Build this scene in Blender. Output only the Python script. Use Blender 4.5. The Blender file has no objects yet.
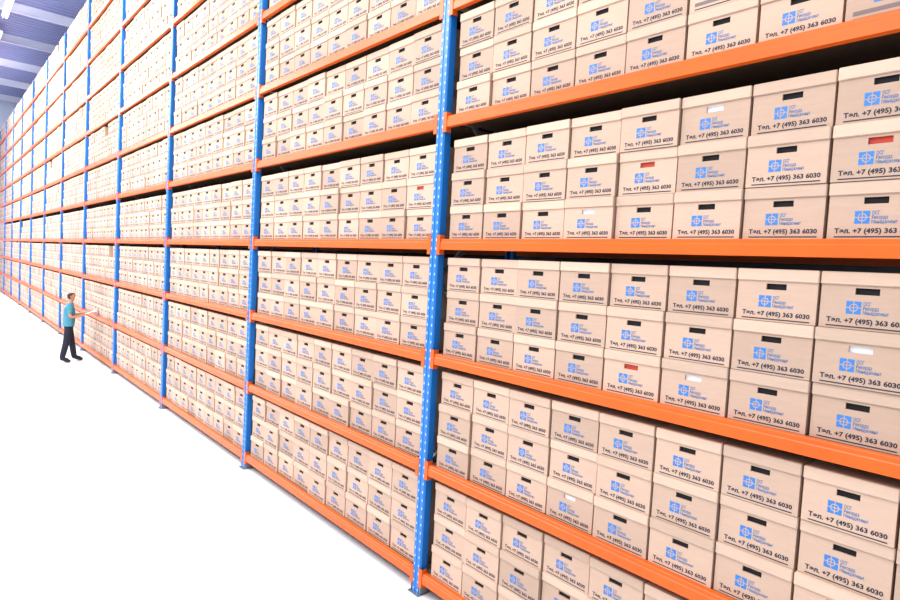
import bpy, bmesh, math, random
import numpy as np
from mathutils import Vector, Matrix
random.seed(7)
S=bpy.context.scene
COL=S.collection
# ---------------------------------------------------------------- camera
F,YAW,PIT,ROL,D,Y0,W,H=592.86,0.724,-0.053,0.0558,3.3305,4.022,3.9201,2.9446
fw=Vector((math.sin(YAW)*math.cos(PIT),math.cos(YAW)*math.cos(PIT),math.sin(PIT)))
r0=Vector((math.cos(YAW),-math.sin(YAW),0)); u0=r0.cross(fw)
rt=math.cos(ROL)*r0+math.sin(ROL)*u0; up=-math.sin(ROL)*r0+math.cos(ROL)*u0
cd=bpy.data.cameras.new('camera'); cam=bpy.data.objects.new('camera',cd); COL.objects.link(cam)
cd.sensor_width=36; cd.lens=F*36/900; cd.clip_end=300
M=Matrix((rt,up,-fw)).transposed().to_4x4(); M.translation=Vector((0,0,H)); cam.matrix_world=M
S.camera=cam
def proj(p):
    v=Vector(p)-Vector((0,0,H)); w=v.dot(fw)
    if w<=0.05: return (-9999,-9999,-1)
    return (450+F*v.dot(rt)/w,300-F*v.dot(up)/w,w)
def ground(x,y,z=0):
    d=fw+rt*((x-450)/F)+up*((300-y)/F); t=(z-H)/d.z
    return Vector((0,0,H))+d*t
S.view_settings.view_transform='Standard'
# ---------------------------------------------------------------- materials
def lin(c): return [((x/255)/12.92 if x/255<=.04045 else ((x/255+.055)/1.055)**2.4) for x in c]+[1]
def mat(name,rgb,rough=.6,var=0,nscale=8,metal=0,emit=None,es=0,spec=.5):
    m=bpy.data.materials.new(name); m.use_nodes=True; nt=m.node_tree; b=nt.nodes['Principled BSDF']
    b.inputs['Base Color'].default_value=lin(rgb); b.inputs['Roughness'].default_value=rough
    b.inputs['Metallic'].default_value=metal; b.inputs['Specular IOR Level'].default_value=spec
    if emit: b.inputs['Emission Color'].default_value=lin(emit); b.inputs['Emission Strength'].default_value=es
    if var:
        n=nt.nodes.new('ShaderNodeTexNoise'); n.inputs['Scale'].default_value=nscale; n.inputs['Detail'].default_value=3
        g=nt.nodes.new('ShaderNodeNewGeometry'); nt.links.new(g.outputs['Position'],n.inputs['Vector'])
        r=nt.nodes.new('ShaderNodeMapRange'); r.inputs['From Min'].default_value=.3; r.inputs['From Max'].default_value=.7
        r.inputs['To Min'].default_value=1-var; r.inputs['To Max'].default_value=1+var
        nt.links.new(n.outputs['Fac'],r.inputs['Value'])
        mx=nt.nodes.new('ShaderNodeVectorMath'); mx.operation='SCALE'; mx.inputs[0].default_value=lin(rgb)[:3]
        nt.links.new(r.outputs[0],mx.inputs['Scale']); nt.links.new(mx.outputs[0],b.inputs['Base Color'])
    return m
def kraft(name,rgb):
    m=mat(name,rgb,.8,spec=.2); nt=m.node_tree; b=nt.nodes['Principled BSDF']
    oi=nt.nodes.new('ShaderNodeObjectInfo'); at=nt.nodes.new('ShaderNodeAttribute'); at.attribute_name='tone'
    add=nt.nodes.new('ShaderNodeMath'); add.operation='ADD'; nt.links.new(oi.outputs['Random'],add.inputs[0]); nt.links.new(at.outputs['Fac'],add.inputs[1])
    fr=nt.nodes.new('ShaderNodeMath'); fr.operation='FRACT'; nt.links.new(add.outputs[0],fr.inputs[0])
    r=nt.nodes.new('ShaderNodeMapRange'); r.inputs['To Min'].default_value=.86; r.inputs['To Max'].default_value=1.12
    nt.links.new(fr.outputs[0],r.inputs['Value'])
    g=nt.nodes.new('ShaderNodeNewGeometry'); n=nt.nodes.new('ShaderNodeTexNoise'); n.inputs['Scale'].default_value=60; n.inputs['Detail'].default_value=4
    mp=nt.nodes.new('ShaderNodeVectorMath'); mp.operation='MULTIPLY'; mp.inputs[1].default_value=(1,.15,1)
    nt.links.new(g.outputs['Position'],mp.inputs[0]); nt.links.new(mp.outputs[0],n.inputs['Vector'])
    r2=nt.nodes.new('ShaderNodeMapRange'); r2.inputs['To Min'].default_value=.93; r2.inputs['To Max'].default_value=1.07
    nt.links.new(n.outputs['Fac'],r2.inputs['Value'])
    mu=nt.nodes.new('ShaderNodeMath'); mu.operation='MULTIPLY'; nt.links.new(r.outputs[0],mu.inputs[0]); nt.links.new(r2.outputs[0],mu.inputs[1])
    sc=nt.nodes.new('ShaderNodeVectorMath'); sc.operation='SCALE'; sc.inputs[0].default_value=lin(rgb)[:3]
    nt.links.new(mu.outputs[0],sc.inputs['Scale']); nt.links.new(sc.outputs[0],b.inputs['Base Color'])
    return m
K_BODY=kraft('kraft_cardboard',(192,164,144)); K_LID=kraft('kraft_cardboard_lid',(203,176,155))
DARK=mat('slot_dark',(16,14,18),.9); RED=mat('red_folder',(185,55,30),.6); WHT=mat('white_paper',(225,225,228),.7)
INK=mat('navy_ink',(34,34,54),.7); LBL=mat('logo_blue',(48,120,195),.6); LTX=mat('logo_text_blue',(62,108,160),.7)
INKF=mat('navy_ink_fine',(118,103,101),.7)
ORANGE=mat('orange_powder_coat',(224,94,22),.4,.06,3,spec=.35)
GALV=mat('galvanised_steel',(150,155,160),.4,metal=.8)
DECK=mat('chipboard',(90,70,52),.8,.1,20)
BLUE=mat('blue_powder_coat',(25,120,205),.4)
def perforate(m,rgb,hole):
    nt=m.node_tree;b=nt.nodes['Principled BSDF']
    tc=nt.nodes.new('ShaderNodeTexCoord'); sp=nt.nodes.new('ShaderNodeSeparateXYZ'); nt.links.new(tc.outputs['Object'],sp.inputs[0])
    def mth(op,a,bv=None,c=None):
        n=nt.nodes.new('ShaderNodeMath'); n.operation=op
        for i,x in enumerate((a,bv,c)):
            if x is None: continue
            if isinstance(x,(int,float)): n.inputs[i].default_value=x
            else: nt.links.new(x,n.inputs[i])
        return n.outputs[0]
    zz=mth('ABSOLUTE',mth('SUBTRACT',mth('FRACT',mth('DIVIDE',sp.outputs['Z'],.075)),.5))
    zz=mth('MULTIPLY',zz,.075)
    yy=mth('SUBTRACT',mth('ABSOLUTE',sp.outputs['Y']),.030)
    dd=mth('SQRT',mth('ADD',mth('POWER',mth('MULTIPLY',zz,.55),2),mth('POWER',yy,2)))
    h=mth('LESS_THAN',dd,.0068)
    front=mth('LESS_THAN',sp.outputs['X'],.004)
    h=mth('MULTIPLY',h,front)
    mx=nt.nodes.new('ShaderNodeMix'); mx.data_type='RGBA'; mx.inputs[6].default_value=lin(rgb); mx.inputs[7].default_value=lin(hole)
    nt.links.new(h,mx.inputs[0]); nt.links.new(mx.outputs[2],b.inputs['Base Color'])
perforate(BLUE,(20,112,195),(165,200,225))
# ---------------------------------------------------------------- helpers
def obj(name,me,parent=None,loc=None,mats=None,**kw):
    o=bpy.data.objects.new(name,me); COL.objects.link(o)
    if parent: o.parent=parent
    if loc is not None: o.location=loc
    if mats and me:
        for m in mats: me.materials.append(m)
    for k,v in kw.items(): o[k]=v
    return o
def meshdata(name,v,f,mi=None):
    me=bpy.data.meshes.new(name); me.from_pydata([tuple(x) for x in v],[],f); 
    if mi: me.polygons.foreach_set('material_index',mi)
    me.update(); return me
def boxes_mesh(name,lst,bevel=0):
    bm=bmesh.new()
    for (a,b) in lst:
        a=Vector(a);b=Vector(b)
        r=bmesh.ops.create_cube(bm,size=1); 
        for v in r['verts']:
            v.co=Vector([(a[i]+b[i])/2+v.co[i]*(b[i]-a[i]) for i in range(3)])
    if bevel: bmesh.ops.bevel(bm,geom=list(bm.edges),offset=bevel,segments=2,affect='EDGES')
    me=bpy.data.meshes.new(name); bm.to_mesh(me); bm.free(); return me
def text_mesh(txt,size,width=None,res=2,bold=.0):
    c=bpy.data.curves.new('t','FONT'); c.body=txt; c.size=size; c.resolution_u=res; c.align_x='LEFT'; c.offset=bold; c.space_line=.85
    o=bpy.data.objects.new('t',c); COL.objects.link(o)
    bpy.context.view_layer.update()
    dg=bpy.context.evaluated_depsgraph_get(); me=bpy.data.meshes.new_from_object(o.evaluated_get(dg))
    v=[x.co.copy() for x in me.vertices]; f=[tuple(p.vertices) for p in me.polygons]
    bpy.data.objects.remove(o); bpy.data.curves.remove(c)
    x0=min(a.x for a in v); x1=max(a.x for a in v)
    s=(width/(x1-x0)) if width else 1
    return [((a.x-x0)*s,a.y) for a in v],f
# ---------------------------------------------------------------- archive box
BW,BH,BD=.394,.2815,.50
FX=-BD/2
def body_mesh(slotmat):
    hw=BW/2; ys=[-hw,-.050,.050,hw]; zs=[0,.170,.202,BH-.006]
    v=[];f=[];mi=[]
    for z in zs:
        for y in ys: v.append((FX,y,z))
    for i in range(3):
        for j in range(3):
            if i==1 and j==1: continue
            a=i*4+j; f.append((a,a+4,a+5,a+1)); mi.append(0)
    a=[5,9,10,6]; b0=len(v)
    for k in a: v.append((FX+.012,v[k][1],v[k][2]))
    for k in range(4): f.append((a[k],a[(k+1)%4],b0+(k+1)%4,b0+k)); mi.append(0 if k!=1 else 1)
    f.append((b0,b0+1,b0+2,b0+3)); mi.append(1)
    e=len(v); X=-FX
    for z in (0,BH-.006):
        for y in (-hw,hw): v.append((X,y,z))
    f.append((e,e+1,e+3,e+2)); mi.append(0)
    f.append((0,e,e+2,12,8,4)); mi.append(0)
    f.append((3,7,11,15,e+3,e+1)); mi.append(0)
    f.append((12,e+2,e+3,15,14,13)); mi.append(0)
    f.append((0,1,2,3,e+1,e)); mi.append(0)
    me=meshdata('archive_box',v,f,mi)
    bm=bmesh.new(); bm.from_mesh(me); bmesh.ops.recalc_face_normals(bm,faces=bm.faces); bm.to_mesh(me); bm.free()
    for m in (K_BODY,slotmat): me.materials.append(m)
    return me
bodyM=[body_mesh(DARK),body_mesh(RED),body_mesh(WHT)]
lw=.4005/2; LX=.009
lidM=boxes_mesh('lid',[((FX-LX,-lw,BH-.066),(-FX+.005,lw,BH-.002))],.0035); lidM.materials.append(K_LID)
OFF=.0008
def place2d(pts,f,yc,zc):
    return [(FX-OFF,yc-x,zc+y) for x,y in pts],f
def lettering(res):
    t,f=text_mesh('Тел. +7 (495) 363 6030',.032,.335,res,.0012)
    v,f=place2d(t,f,.165,.030)
    return v,f
def strip():
    return [(FX-OFF,.165,.009),(FX-OFF,.165,.015),(FX-OFF,-.17,.015),(FX-OFF,-.17,.009)],[(0,1,2,3)]
v,f=lettering(2); sv,sf=strip(); n=len(v)
letM=meshdata('printed_lettering',v+sv,f+[tuple(i+n for i in q) for q in sf],[0]*len(f)+[0]); letM.materials.append(INK)
def logo(res):
    v=[];f=[]
    cy,cz,s,g=.052,.106,.031,.0022
    for sy in (-1,1):
        for sz in (-1,1):
            pts=[(g,g+.017),(g,s),(s,s),(s,g),(g+.017,g)]
            for k in range(1,3):
                a=math.pi/2*k/3; pts.append((g+.017*math.cos(a),g+.017*math.sin(a)))
            b=len(v)
            for (y,z) in pts: v.append((FX-OFF,cy+sy*y,cz+sz*z))
            f.append(tuple(range(b,b+len(pts))))
            b=len(v); q=[(g,g)]+[(g+.012*math.cos(math.pi/2*k/3),g+.012*math.sin(math.pi/2*k/3)) for k in range(4)]
            for (y,z) in q: v.append((FX-OFF,cy+sy*y,cz+sz*z))
            f.append(tuple(range(b,b+len(q))))
    n1=len(f)
    t,tf=text_mesh('ОСГ\nРекордз\nМенеджмент',.025,.104,res,.0004)
    tv,tf=place2d(t,tf,.013,.118); b=len(v)
    v+=tv; f+=[tuple(i+b for i in q) for q in tf]
    return v,f,n1
v,f,n1=logo(1)
logoM=meshdata('printed_logo',v,f,[0]*n1+[1]*(len(f)-n1)); logoM.materials.append(LBL); logoM.materials.append(LTX)
# ---------------------------------------------------------------- rack layout
HT=[.1656,1.1518,2.1467,3.1499,4.2019,5.1865,6.1706,7.155,8.139,9.123]
NB=12
BP=.4098
BT=.046
cand=[]
for k in range(-1,11):
    ya=Y0+k*W
    for j,h in enumerate(HT):
        for i in range(9):
            y=ya+W-.1327-.005-(i+.5)*BP
            nr=3
            if k>=1 and random.random()<.008: nr=2
            for r in range(nr):
                x=D+.05+BD/2+random.uniform(-.006,.018)
                cand.append((x,y+random.uniform(-.002,.002),h+BT+.001+r*(BH+.0005),k,j,i,r))
def inframe(c):
    a,b,w=proj((D+.03,c[1],c[2]+BH/2))
    return -25<a<925 and -18<b<618 and w>0
vis=[c for c in cand if inframe(c)]
vis.sort(key=lambda c:proj((D,c[1],c[2]))[2])
hero=vis[:300]; hs=set(id(c) for c in hero)
rest=[c for c in cand if id(c) not in hs]
LAB="kraft cardboard archive box with lid, blue emblem and phone number"
names=[('lid',lidM),('printed_logo',logoM),('printed_lettering',letM)]
base=bpy.data.objects.new('archive_box',bodyM[0]); kids=[bpy.data.objects.new(n,m) for n,m in names]
def near_px(x,y):
    return min(hero,key=lambda c:(proj((D+.05,c[1],c[2]+.186))[0]-x)**2+(proj((D+.05,c[1],c[2]+.186))[1]-y)**2)
reds=set(id(near_px(*q)) for q in ((413,182),(649,157),(627,371),(858,158)))
whts=set(id(near_px(*q)) for q in ((846,333),(702,90),(574,196),(690,380),(560,515)))
for c in hero:
    vi=1 if id(c) in reds else (2 if id(c) in whts else 0)
    o=base.copy(); o.data=bodyM[vi]; COL.objects.link(o); 
    o.location=c[:3]; o.rotation_euler=(0,0,random.uniform(-.006,.006))
    o['category']='box'; o['group']='archive boxes on the pallet rack shelves'
    o['label']=(LAB,"kraft cardboard archive box, red folder showing in the handle slot","kraft cardboard archive box, white paper showing in the handle slot")[vi]
    for kd in kids:
        q=kd.copy(); q.parent=o; COL.objects.link(q)
bpy.data.objects.remove(base)
for kd in kids: bpy.data.objects.remove(kd)
MATS=[K_BODY,K_LID,DARK,LBL,LTX,INK,INKF]
hw=BW/2
def cube(a,b,m):
    v=[(x,y,z) for x in (a[0],b[0]) for y in (a[1],b[1]) for z in (a[2],b[2])]
    f=[(0,1,3,2),(4,6,7,5),(0,4,5,1),(2,3,7,6),(0,2,6,4),(1,5,7,3)]
    return v,f,[m]*6
def quad(y0,y1,z0,z1,m,off=.001):
    return [(FX-off,y0,z0),(FX-off,y0,z1),(FX-off,y1,z1),(FX-off,y1,z0)],[(0,1,2,3)],[m]
def join(parts):
    V=[];Fc=[];Mi=[]
    for v,f,m in parts:
        b=len(V);V+=v;Fc+=[tuple(i+b for i in q) for q in f];Mi+=m
    return np.array(V,dtype=float),Fc,Mi
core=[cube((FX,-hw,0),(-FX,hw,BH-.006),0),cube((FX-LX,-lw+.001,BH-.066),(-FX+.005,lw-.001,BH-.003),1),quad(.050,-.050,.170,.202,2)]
lv,lf=lettering(0); gv,gf,gn=logo(0)
sv,sf=strip()
mid=join(core+[(lv,lf,[5]*len(lf)),(sv,sf,[5]),(gv,gf,[3]*gn+[4]*(len(gf)-gn))])
far=join(core+[quad(.083,.021,.075,.137,3),quad(.010,-.09,.085,.13,6),quad(.165,-.17,.029,.050,6),quad(.165,-.17,.009,.015,5)])
Vs=[];Fs=[];Ms=[];tone=[];nv=0
for c in rest:
    T=mid if c[3]<=3 and inframe(c) else far
    a=random.uniform(-.006,.006); ca,sa=math.cos(a),math.sin(a)
    v=T[0]; w=np.stack([v[:,0]*ca-v[:,1]*sa+c[0],v[:,0]*sa+v[:,1]*ca+c[1],v[:,2]+c[2]],1)
    Vs.append(w); Fs+=[tuple(i+nv for i in q) for q in T[1]]; Ms+=T[2]; nv+=len(v)
    tone+=[random.random()]*len(T[1])
me=bpy.data.meshes.new('archive_boxes'); me.from_pydata(np.concatenate(Vs).tolist(),[],Fs)
me.polygons.foreach_set('material_index',Ms)
at=me.attributes.new('tone','FLOAT','FACE'); at.data.foreach_set('value',tone)
so=obj('archive_boxes',me,mats=MATS,kind='stuff',category='boxes',label='distant stacks of kraft archive boxes filling the long rack')
# ---------------------------------------------------------------- storage rack
RD=1.05
rack=bpy.data.objects.new('storage_rack',None); COL.objects.link(rack); rack.location=(D,Y0-W,0)
rack['label']='long pallet rack with blue perforated uprights and orange beams'; rack['category']='rack'
TOPZ=9.95
def post_mesh():
    w=.056;d=.09;t=.004
    prof=[(0,-w+.012),(0.0,-.012),(.006,-.008),(.006,.008),(0.0,.012),(0,w-.012),(.012,w),(d-.012,w),(d,w-.012),(d,w-.03),(d-t,w-.03),(d-t,w-.014),(d-.014,w-t),(.014,w-t),(t,w-.014),
          (t,-w+.014),(.014,-w+t),(d-.014,-w+t),(d-t,-w+.014),(d-t,-w+.03),(d,-w+.03),(d,-w+.012),(d-.012,-w),(.012,-w)]
    n=len(prof);v=[(x,y,z) for z in (.008,TOPZ) for x,y in prof]
    f=[(i,(i+1)%n,n+(i+1)%n,n+i) for i in range(n)]
    f+= [tuple(range(n))[::-1],tuple(range(n,2*n))]
    me=meshdata('upright_post',v,f); bm=bmesh.new(); bm.from_mesh(me); bmesh.ops.recalc_face_normals(bm,faces=bm.faces); bm.to_mesh(me); bm.free()
    me.materials.append(BLUE); return me
postM=post_mesh()
footM=boxes_mesh('foot_plate',[((-.03,-.075,0),(.11,.075,.008)),((.0,-.066,.008),(.09,-.058,.10)),((.0,.058,.008),(.09,.066,.10))],.001); footM.materials.append(GALV)
def brace_mesh():
    bm=bmesh.new(); z=.3;fl=0
    def bar(a,b):
        a=Vector(a);b=Vector(b); r=bmesh.ops.create_cube(bm,size=1); L=(b-a).length; q=(b-a).to_track_quat('Z','Y').to_matrix()
        for v in r['verts']: v.co=(a+b)/2+q@Vector((v.co.x*.03,v.co.y*.04,v.co.z*L))
    while z<TOPZ-.9:
        bar((.06 if fl else RD-.06,0,z),(RD-.06 if fl else .06,0,z+.85)); z+=.85; fl=1-fl
    bar((.06,0,.3),(RD-.06,0,.3)); bar((.06,0,TOPZ-.2),(RD-.06,0,TOPZ-.2))
    me=bpy.data.meshes.new('frame_brace'); bm.to_mesh(me); bm.free(); me.materials.append(GALV); return me
braceM=brace_mesh()
for k in range(13):
    y=k*W
    for rear in (0,1):
        p=obj('upright_post',postM,rack,(RD if rear else 0,y,0)); 
        if rear: p.rotation_euler=(0,0,math.pi)
        obj('foot_plate',footM,p,(0,0,0))
    obj('frame_brace',braceM,rack,(0,y,0))
bl=W-.114
def beam_mesh():
    pr=[(.0,-BT),(.0,.014),(.005,.020),(.005,BT-.005),(.010,BT),(.05,BT),(.05,-BT)]
    n=len(pr);v=[(x,y,z) for y in (-bl/2,bl/2) for x,z in pr]
    f=[(i,(i+1)%n,n+(i+1)%n,n+i) for i in range(n)]+[tuple(range(n))[::-1],tuple(range(n,2*n))]
    me=meshdata('beam',v,f); bm=bmesh.new(); bm.from_mesh(me); bmesh.ops.recalc_face_normals(bm,faces=bm.faces); bm.to_mesh(me); bm.free()
    me.materials.append(ORANGE); return me
beamM=beam_mesh()
connM=boxes_mesh('end_connector',[((-.004,-.018,-.09),(.0,.03,.08)),((-.004,-.018,-.09),(.05,-.014,.08))],.0008); connM.materials.append(ORANGE)
conn2=boxes_mesh('end_connector',[((-.004,-.03,-.09),(.0,.018,.08)),((-.004,.014,-.09),(.05,.018,.08))],.0008); conn2.materials.append(ORANGE)
deckM=boxes_mesh('shelf_panel',[((.051,-bl/2,-.016),(RD-.051,bl/2,.0))],.001); deckM.materials.append(DECK)
cells=[(k,j) for k in range(NB) for j in range(len(HT))]
cells.sort(key=lambda c:(c[0]+.0)*3.92+abs(HT[c[1]]-3)*1.0)
sb=[];sd=[];rb=[]
for n,(k,j) in enumerate(cells):
    yc=k*W+W/2; z=HT[j]
    if n<100:
        b=obj('beam',beamM,rack,(0,yc,z))
        obj('end_connector',connM,b,(0,bl/2-.012,0)); obj('end_connector',conn2,b,(0,-bl/2+.012,0))
        obj('shelf_panel',deckM,rack,(0,yc,z+BT-.0005))
    else:
        sb.append(((0,yc-bl/2,z-BT),(.05,yc+bl/2,z+BT)))
        sd.append(((.051,yc-bl/2,z+BT-.016),(RD-.051,yc+bl/2,z+BT-.0005)))
    rb.append(((RD-.05,yc-bl/2,z-BT),(RD,yc+bl/2,z+BT)))
for nm,l,m,lb in (('beams',sb,ORANGE,'distant orange beams'),('shelf_panels',sd,DECK,'distant chipboard shelf panels'),('rear_beams',rb,ORANGE,'rear orange beams')):
    me=boxes_mesh(nm,l); me.materials.append(m); obj(nm,me,rack,(0,0,0),kind='stuff',label=lb)
# ---------------------------------------------------------------- room
FLOOR=mat('white_epoxy_floor',(236,241,246),.32,.012,.7)
YE=Y0+11*W+1.6; YN=-7; XR=D+RD+.35; XL=-14; ZC=12.2
me=boxes_mesh('floor',[((XL,YN,-.15),(XR+.2,YE+.2,0))]); me.materials.append(FLOOR); obj('floor',me,kind='structure')
WALL=mat('wall_panel',(190,200,225),.7,.03,1)
WALLD=mat('light_block_dark',(90,88,95),.8,.03,1)
me=boxes_mesh('light_block_wall',[((XR,YN,0),(XR+.2,YE+.2,ZC))]); me.materials.append(WALLD); obj('light_block_wall',me,kind='structure')  # unseen dark wall added behind the rack to keep world light out of gaps
me=boxes_mesh('wall_end',[((XL,YE,0),(XR,YE+.2,ZC))]); me.materials.append(WALL); obj('wall_end',me,kind='structure')
CEIL=mat('corrugated_steel_ceiling',(128,136,184),.5,.05,1)
prof=[];y=YN
while y<YE+.2:
    prof+= [(y,ZC+.06),(y+.13,ZC+.06),(y+.17,ZC),(y+.30,ZC)]; y+=.34
v=[]
for (yy,zz) in prof: v+= [(XL,yy,zz),(XR+.2,yy,zz)]
f=[(2*i,2*i+1,2*i+3,2*i+2) for i in range(len(prof)-1)]
me=meshdata('ceiling',v,f); me.materials.append(CEIL); obj('ceiling',me,kind='structure')
PUR=mat('roof_truss_steel',(205,208,228),.5)
y=2;n=1
while y<YE:
    me=boxes_mesh('trim_%d'%n,[((XL,y-.06,ZC-.35),(XR,y+.06,ZC-.33)),((XL,y-.006,ZC-.33),(XR,y+.006,ZC-.02)),((XL,y-.06,ZC-.02),(XR,y+.06,ZC))]); me.materials.append(PUR)
    obj('trim_%d'%n,me,kind='structure'); y+=4.5;n+=1
TUBE=mat('fluorescent_tube',(255,255,255),.4,emit=(240,246,255),es=9)
HOUS=mat('luminaire_housing',(225,230,240),.5)
hM=boxes_mesh('housing',[((-.11,-1.2,-.0),(.11,1.2,.07))],.01); hM.materials.append(HOUS)
bm=bmesh.new()
for xx in (-.055,.055):
    bmesh.ops.create_cone(bm,cap_ends=True,segments=10,radius1=.02,radius2=.02,depth=2.3,matrix=Matrix.Translation((xx,0,-.03))@Matrix.Rotation(math.pi/2,4,'X'))
tM=bpy.data.meshes.new('tube'); bm.to_mesh(tM); bm.free(); tM.materials.append(TUBE)
rodM=boxes_mesh('suspension_rod',[((-.005,-.9,.07),(.005,-.89,.42)),((-.005,.89,.07),(.005,.9,.42))]); rodM.materials.append(GALV)
for x in (2.2,):
    y=6
    while y<YE-2:
        e=bpy.data.objects.new('ceiling_light',None); COL.objects.link(e); e.location=(x,y,ZC-.42)
        e['label']='white suspended twin tube fluorescent luminaire under the roof'; e['category']='ceiling light'; e['group']='luminaires along the aisle'
        obj('housing',hM,e); obj('tube',tM,e); obj('suspension_rod',rodM,e)
        y+=4.5
# ---------------------------------------------------------------- lights
w=bpy.data.worlds.new('world'); S.world=w; w.use_nodes=True
w.node_tree.nodes['Background'].inputs[0].default_value=(.90,.95,1,1); w.node_tree.nodes['Background'].inputs[1].default_value=.95
def area(loc,tgt,sx,sy,e,col=(1,.98,.96)):
    l=bpy.data.lights.new('aisle_light','AREA'); l.shape='RECTANGLE'; l.size=sx; l.size_y=sy; l.energy=e; l.color=col
    o=bpy.data.objects.new('aisle_light',l); COL.objects.link(o); o.location=loc
    o.rotation_euler=(Vector(tgt)-Vector(loc)).to_track_quat('-Z','Y').to_euler(); return o
for yy,e in ((3,1350),(13,2200),(25,2800),(37,3200)):
    area((-2.6,yy,10.8),(1.2,yy,2),3.5,9,e)
# ---------------------------------------------------------------- person
SKIN=mat('skin',(190,130,100),.55); SHIRT=mat('light_blue_shirt',(66,136,156),.8,.08,12); TROU=mat('navy_trousers',(20,23,42),.8,.1,15)
SHOE=mat('black_shoe',(18,16,18),.4); HAIR=mat('dark_brown_hair',(40,28,24),.7); EYE=mat('eye_dark',(20,15,12),.2)
def skin(vs,es,rs,root=0,sub=2):
    me=bpy.data.meshes.new('s'); me.from_pydata(vs,es,[]); o=bpy.data.objects.new('s',me); COL.objects.link(o)
    m=o.modifiers.new('k','SKIN'); m.use_smooth_shade=True
    for i,r in enumerate(rs):
        sv=me.skin_vertices[0].data[i]; sv.radius=(r,r); sv.use_root=(i==root)
    if sub: s=o.modifiers.new('d','SUBSURF'); s.levels=sub; s.render_levels=sub
    bpy.context.view_layer.update()
    dg=bpy.context.evaluated_depsgraph_get(); r=bpy.data.meshes.new_from_object(o.evaluated_get(dg)); bpy.data.objects.remove(o); return r
def merge(name,ms,m):
    bm=bmesh.new()
    for x in ms: bm.from_mesh(x)
    me=bpy.data.meshes.new(name); bm.to_mesh(me); bm.free(); me.materials.clear(); me.materials.append(m)
    for p in me.polygons: p.use_smooth=True
    return me
J={'pel':(0,0,.96),'sp':(0,0,1.1),'ch':(.01,0,1.27),'uc':(0,0,1.40),'nk':(.02,0,1.50),'hl':(.045,0,1.57),'hm':(.045,0,1.645),'ht':(.035,0,1.72),
 'sR':(0,-.17,1.40),'eR':(.03,-.24,1.13),'wR':(.27,-.15,1.17),'pR':(.34,-.12,1.19),
 'sL':(0,.17,1.40),'eL':(.10,.24,1.15),'wL':(.34,.15,1.22),'pL':(.41,.12,1.24),
 'hR':(0,-.09,.88),'kR':(-.05,-.12,.49),'aR':(-.13,-.14,.10),'fR':(-.02,-.17,.045),'tR':(.05,-.19,.035),
 'hL':(0,.09,.88),'kL':(.07,.11,.50),'aL':(.13,.12,.10),'fL':(.25,.13,.045),'tL':(.32,.135,.035)}
R={'pel':.13,'sp':.12,'ch':.13,'uc':.11,'nk':.052,'hl':.066,'hm':.092,'ht':.080,'sR':.062,'eR':.04,'wR':.027,'pR':.026,'sL':.062,'eL':.04,'wL':.027,'pL':.026,
 'hR':.092,'kR':.062,'aR':.042,'fR':.042,'tR':.032,'hL':.092,'kL':.062,'aL':.042,'fL':.042,'tL':.032}
E=[('pel','sp'),('sp','ch'),('ch','uc'),('uc','nk'),('nk','hl'),('hl','hm'),('hm','ht'),('uc','sR'),('sR','eR'),('eR','wR'),('wR','pR'),('uc','sL'),('sL','eL'),('eL','wL'),('wL','pL'),
 ('pel','hR'),('hR','kR'),('kR','aR'),('aR','fR'),('fR','tR'),('pel','hL'),('hL','kL'),('kL','aL'),('aL','fL'),('fL','tL')]
ks=list(J.keys())
core_body=skin([J[k] for k in ks],[(ks.index(a),ks.index(b)) for a,b in E],[R[k] for k in ks],0,3)
for v_ in core_body.vertices: v_.co.z=max(v_.co.z,.006)
def nearest(p):
    best=None
    for a,b in E:
        A=Vector(J[a]);B=Vector(J[b]); t=(p-A).dot(B-A)/(B-A).length_squared; tt=min(1,max(0,t))
        d=(A+(B-A)*tt-p).length/(R[a]*(1-tt)+R[b]*tt)
        if best is None or d<best[0]: best=(d,a,b,t)
    return best
def biggest_island(bm):
    seen=set(); best=[]
    for f0 in bm.faces:
        if f0 in seen: continue
        st=[f0]; seen.add(f0); isl=[]
        while st:
            f=st.pop(); isl.append(f)
            for e in f.edges:
                for g in e.link_faces:
                    if g not in seen: seen.add(g); st.append(g)
        if len(isl)>len(best): best=isl
    bs=set(best)
    bmesh.ops.delete(bm,geom=[f for f in bm.faces if f not in bs],context='FACES')
def garment(name,planes,keep,off,m,thick=.004):
    bm=bmesh.new(); bm.from_mesh(core_body)
    for co,no in planes:
        bmesh.ops.bisect_plane(bm,geom=list(bm.verts)+list(bm.edges)+list(bm.faces),plane_co=co,plane_no=no)
    bm.normal_update()
    dele=[f for f in bm.faces if not keep(f.calc_center_median(),nearest(f.calc_center_median()))]
    bmesh.ops.delete(bm,geom=dele,context='FACES')
    bmesh.ops.remove_doubles(bm,verts=bm.verts,dist=.0008)
    biggest_island(bm)
    bm.normal_update()
    ds=[(v,v.normal*off(v.co)) for v in bm.verts]
    for v,d in ds: v.co+=d
    for _ in range(3): bmesh.ops.smooth_vert(bm,verts=[v for v in bm.verts if not v.is_boundary],factor=.4,use_axis_x=True,use_axis_y=True,use_axis_z=True)
    bm.normal_update()
    if thick:
        # hem: a short rim turned inward along the open borders
        be=[e for e in bm.edges if e.is_boundary]
        r=bmesh.ops.extrude_edge_only(bm,edges=be)
        nvs=[g for g in r['geom'] if isinstance(g,bmesh.types.BMVert)]
        src={}
        for v in nvs:
            for e in v.link_edges:
                o=e.other_vert(v)
                if o not in nvs: src[v]=o.normal.copy()
        for v in nvs:
            if v in src: v.co-=src[v]*thick
    me=bpy.data.meshes.new(name); bm.to_mesh(me); bm.free(); me.materials.clear(); me.materials.append(m)
    for p in me.polygons: p.use_smooth=True
    return me
def armplane(s):
    A=Vector(J['s'+s]);B=Vector(J['e'+s]); return (A+(B-A)*.66,(B-A).normalized())
ms=[core_body]
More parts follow.
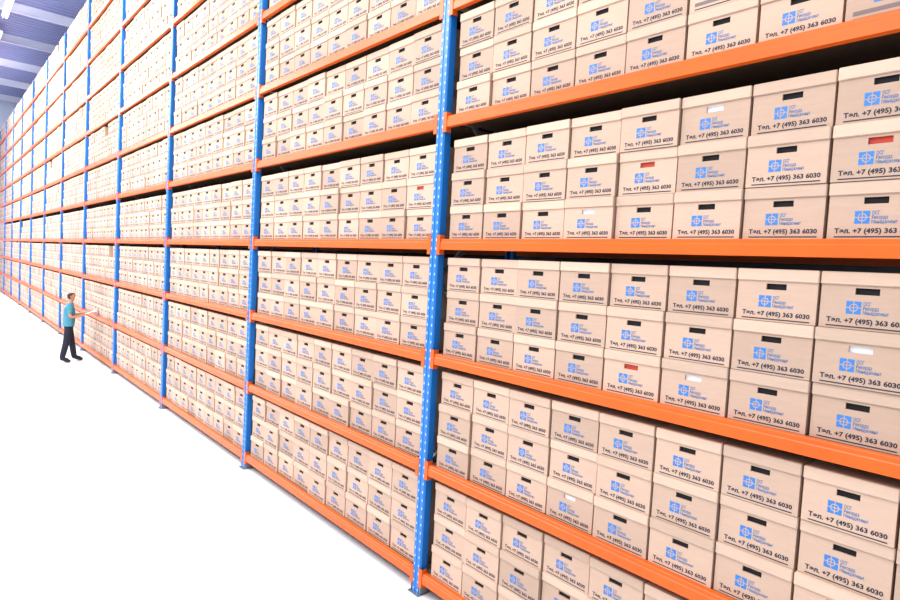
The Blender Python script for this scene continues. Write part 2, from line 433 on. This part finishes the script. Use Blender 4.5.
for s,pk in ((-1,'pR'),(1,'pL')):
    p=Vector(J[pk])
    for n,(dy,L) in enumerate(((-.024,.07),(-.008,.078),(.008,.072),(.024,.058))):
        a=p+Vector((.0,dy,.0)); b=p+Vector((.035,dy*1.15,.004)); c=b+Vector((L*.45,-s*.002,-.008)); d=c+Vector((L*.3,-s*.004,-.022))
        ms.append(skin([a,b,c,d],[(0,1),(1,2),(2,3)],[.010,.0095,.009,.007],0,1))
    a=p+Vector((-.02,-s*.012,.01)); b=p+Vector((.012,-s*.042,.018)); c=p+Vector((.04,-s*.05,.016))
    ms.append(skin([a,b,c],[(0,1),(1,2)],[.011,.011,.008],0,1))
ms.append(skin([(.105,0,1.67),(.128,0,1.63),(.108,0,1.617)],[(0,1),(1,2)],[.008,.012,.010],0,1))
ms.append(skin([(.098,-.022,1.587),(.106,0,1.588),(.098,.022,1.587)],[(0,1),(1,2)],[.006,.008,.006],0,1))
for s in (-1,1): ms.append(skin([(.03,s*.087,1.66),(.025,s*.094,1.64),(.032,s*.088,1.617)],[(0,1),(1,2)],[.012,.014,.009],0,1))
bodyP=merge('person',ms,SKIN)
gp=ground(68,361.5); PS=1.03
per=obj('person',bodyP,None,(gp.x,gp.y,0)); per.scale=(PS,)*3
per['label']='standing man in light blue shirt and navy trousers holding a clipboard'; per['category']='person'
per.rotation_euler=(0,0,math.radians(-8))
UPP=('pel','sp','ch','uc')
def keep_shirt(c,n):
    d,a,b,t=n
    if c.z>1.475 or c.z<.90: return False
    if a in ('sR','sL'): return t<.66
    if a in ('eR','eL','wR','wL'): return False
    return a in UPP or b[0]=='s' or (a[0]=='h' and a!='hl' and a!='hm') 
obj('shirt',garment('shirt',[((0,0,1.475),(0,0,1)),((0,0,.90),(0,0,1)),armplane('R'),armplane('L')],keep_shirt,lambda p:.016+(.012 if p.z<1.1 else 0),SHIRT,.012),per)
def keep_tro(c,n):
    d,a,b,t=n
    if c.z>1.0 or c.z<.07: return False
    if a in ('sR','sL','eR','eL','wR','wL'): return False
    return not (a in ('fR','fL') or (a in('aR','aL') and c.z<.07))
obj('trousers',garment('trousers',[((0,0,1.0),(0,0,1)),((0,0,.07),(0,0,1))],keep_tro,lambda p:.010+.014*max(0,min(1,(.7-p.z)/.5)),TROU,.01),per)
for sd_ in ('R','L'):
    ysg=-1 if sd_=='R' else 1
    obj('shoe',garment('shoe',[((0,0,.095),(0,0,1))],lambda c,n:c.z<.095 and c.y*ysg>0,lambda p:.008,SHOE,.004),per)
def keep_hair(c,n):
    if n[1] not in ('hl','hm','nk'): return False
    if c.x>.105: return c.z>1.715
    if c.x>.055: return c.z>1.695
    if c.x>.025: return c.z>1.665
    return c.z>1.585
obj('hair',garment('hair',[((.055,0,0),(1,0,0)),((.025,0,0),(1,0,0)),((.105,0,0),(1,0,0)),((0,0,1.695),(0,0,1)),((0,0,1.585),(0,0,1)),((0,0,1.665),(0,0,1)),((0,0,1.715),(0,0,1))],keep_hair,lambda p:.014,HAIR,.012),per)
for s in (-1,1):
    bm=bmesh.new(); bmesh.ops.create_uvsphere(bm,u_segments=8,v_segments=6,radius=.008,matrix=Matrix.Translation((.111,s*.029,1.655))); me=bpy.data.meshes.new('eye'); bm.to_mesh(me); bm.free(); me.materials.append(EYE); obj('eye',me,per)
cb=bpy.data.objects.new('clipboard',None); COL.objects.link(cb)
cb['label']='brown clipboard with paper held in both hands'; cb['category']='clipboard'
Mx=Matrix.Translation((gp.x,gp.y,0))@Matrix.Rotation(math.radians(-8),4,'Z')@Matrix.Scale(PS,4)@Matrix.Translation((.475,0,1.25))@Matrix.Rotation(math.radians(-20),4,'Y')
cb.matrix_world=Mx
me=boxes_mesh('board',[((-.15,-.11,-.003),(.15,.11,0))],.001); me.materials.append(mat('hardboard_brown',(110,70,45),.6)); obj('board',me,cb)
me=boxes_mesh('paper',[((-.14,-.1,.0005),(.12,.1,.0025))]); me.materials.append(WHT); obj('paper',me,cb)
me=boxes_mesh('clip',[((.12,-.045,.0),(.15,.045,.012))],.002); me.materials.append(GALV); obj('clip',me,cb)
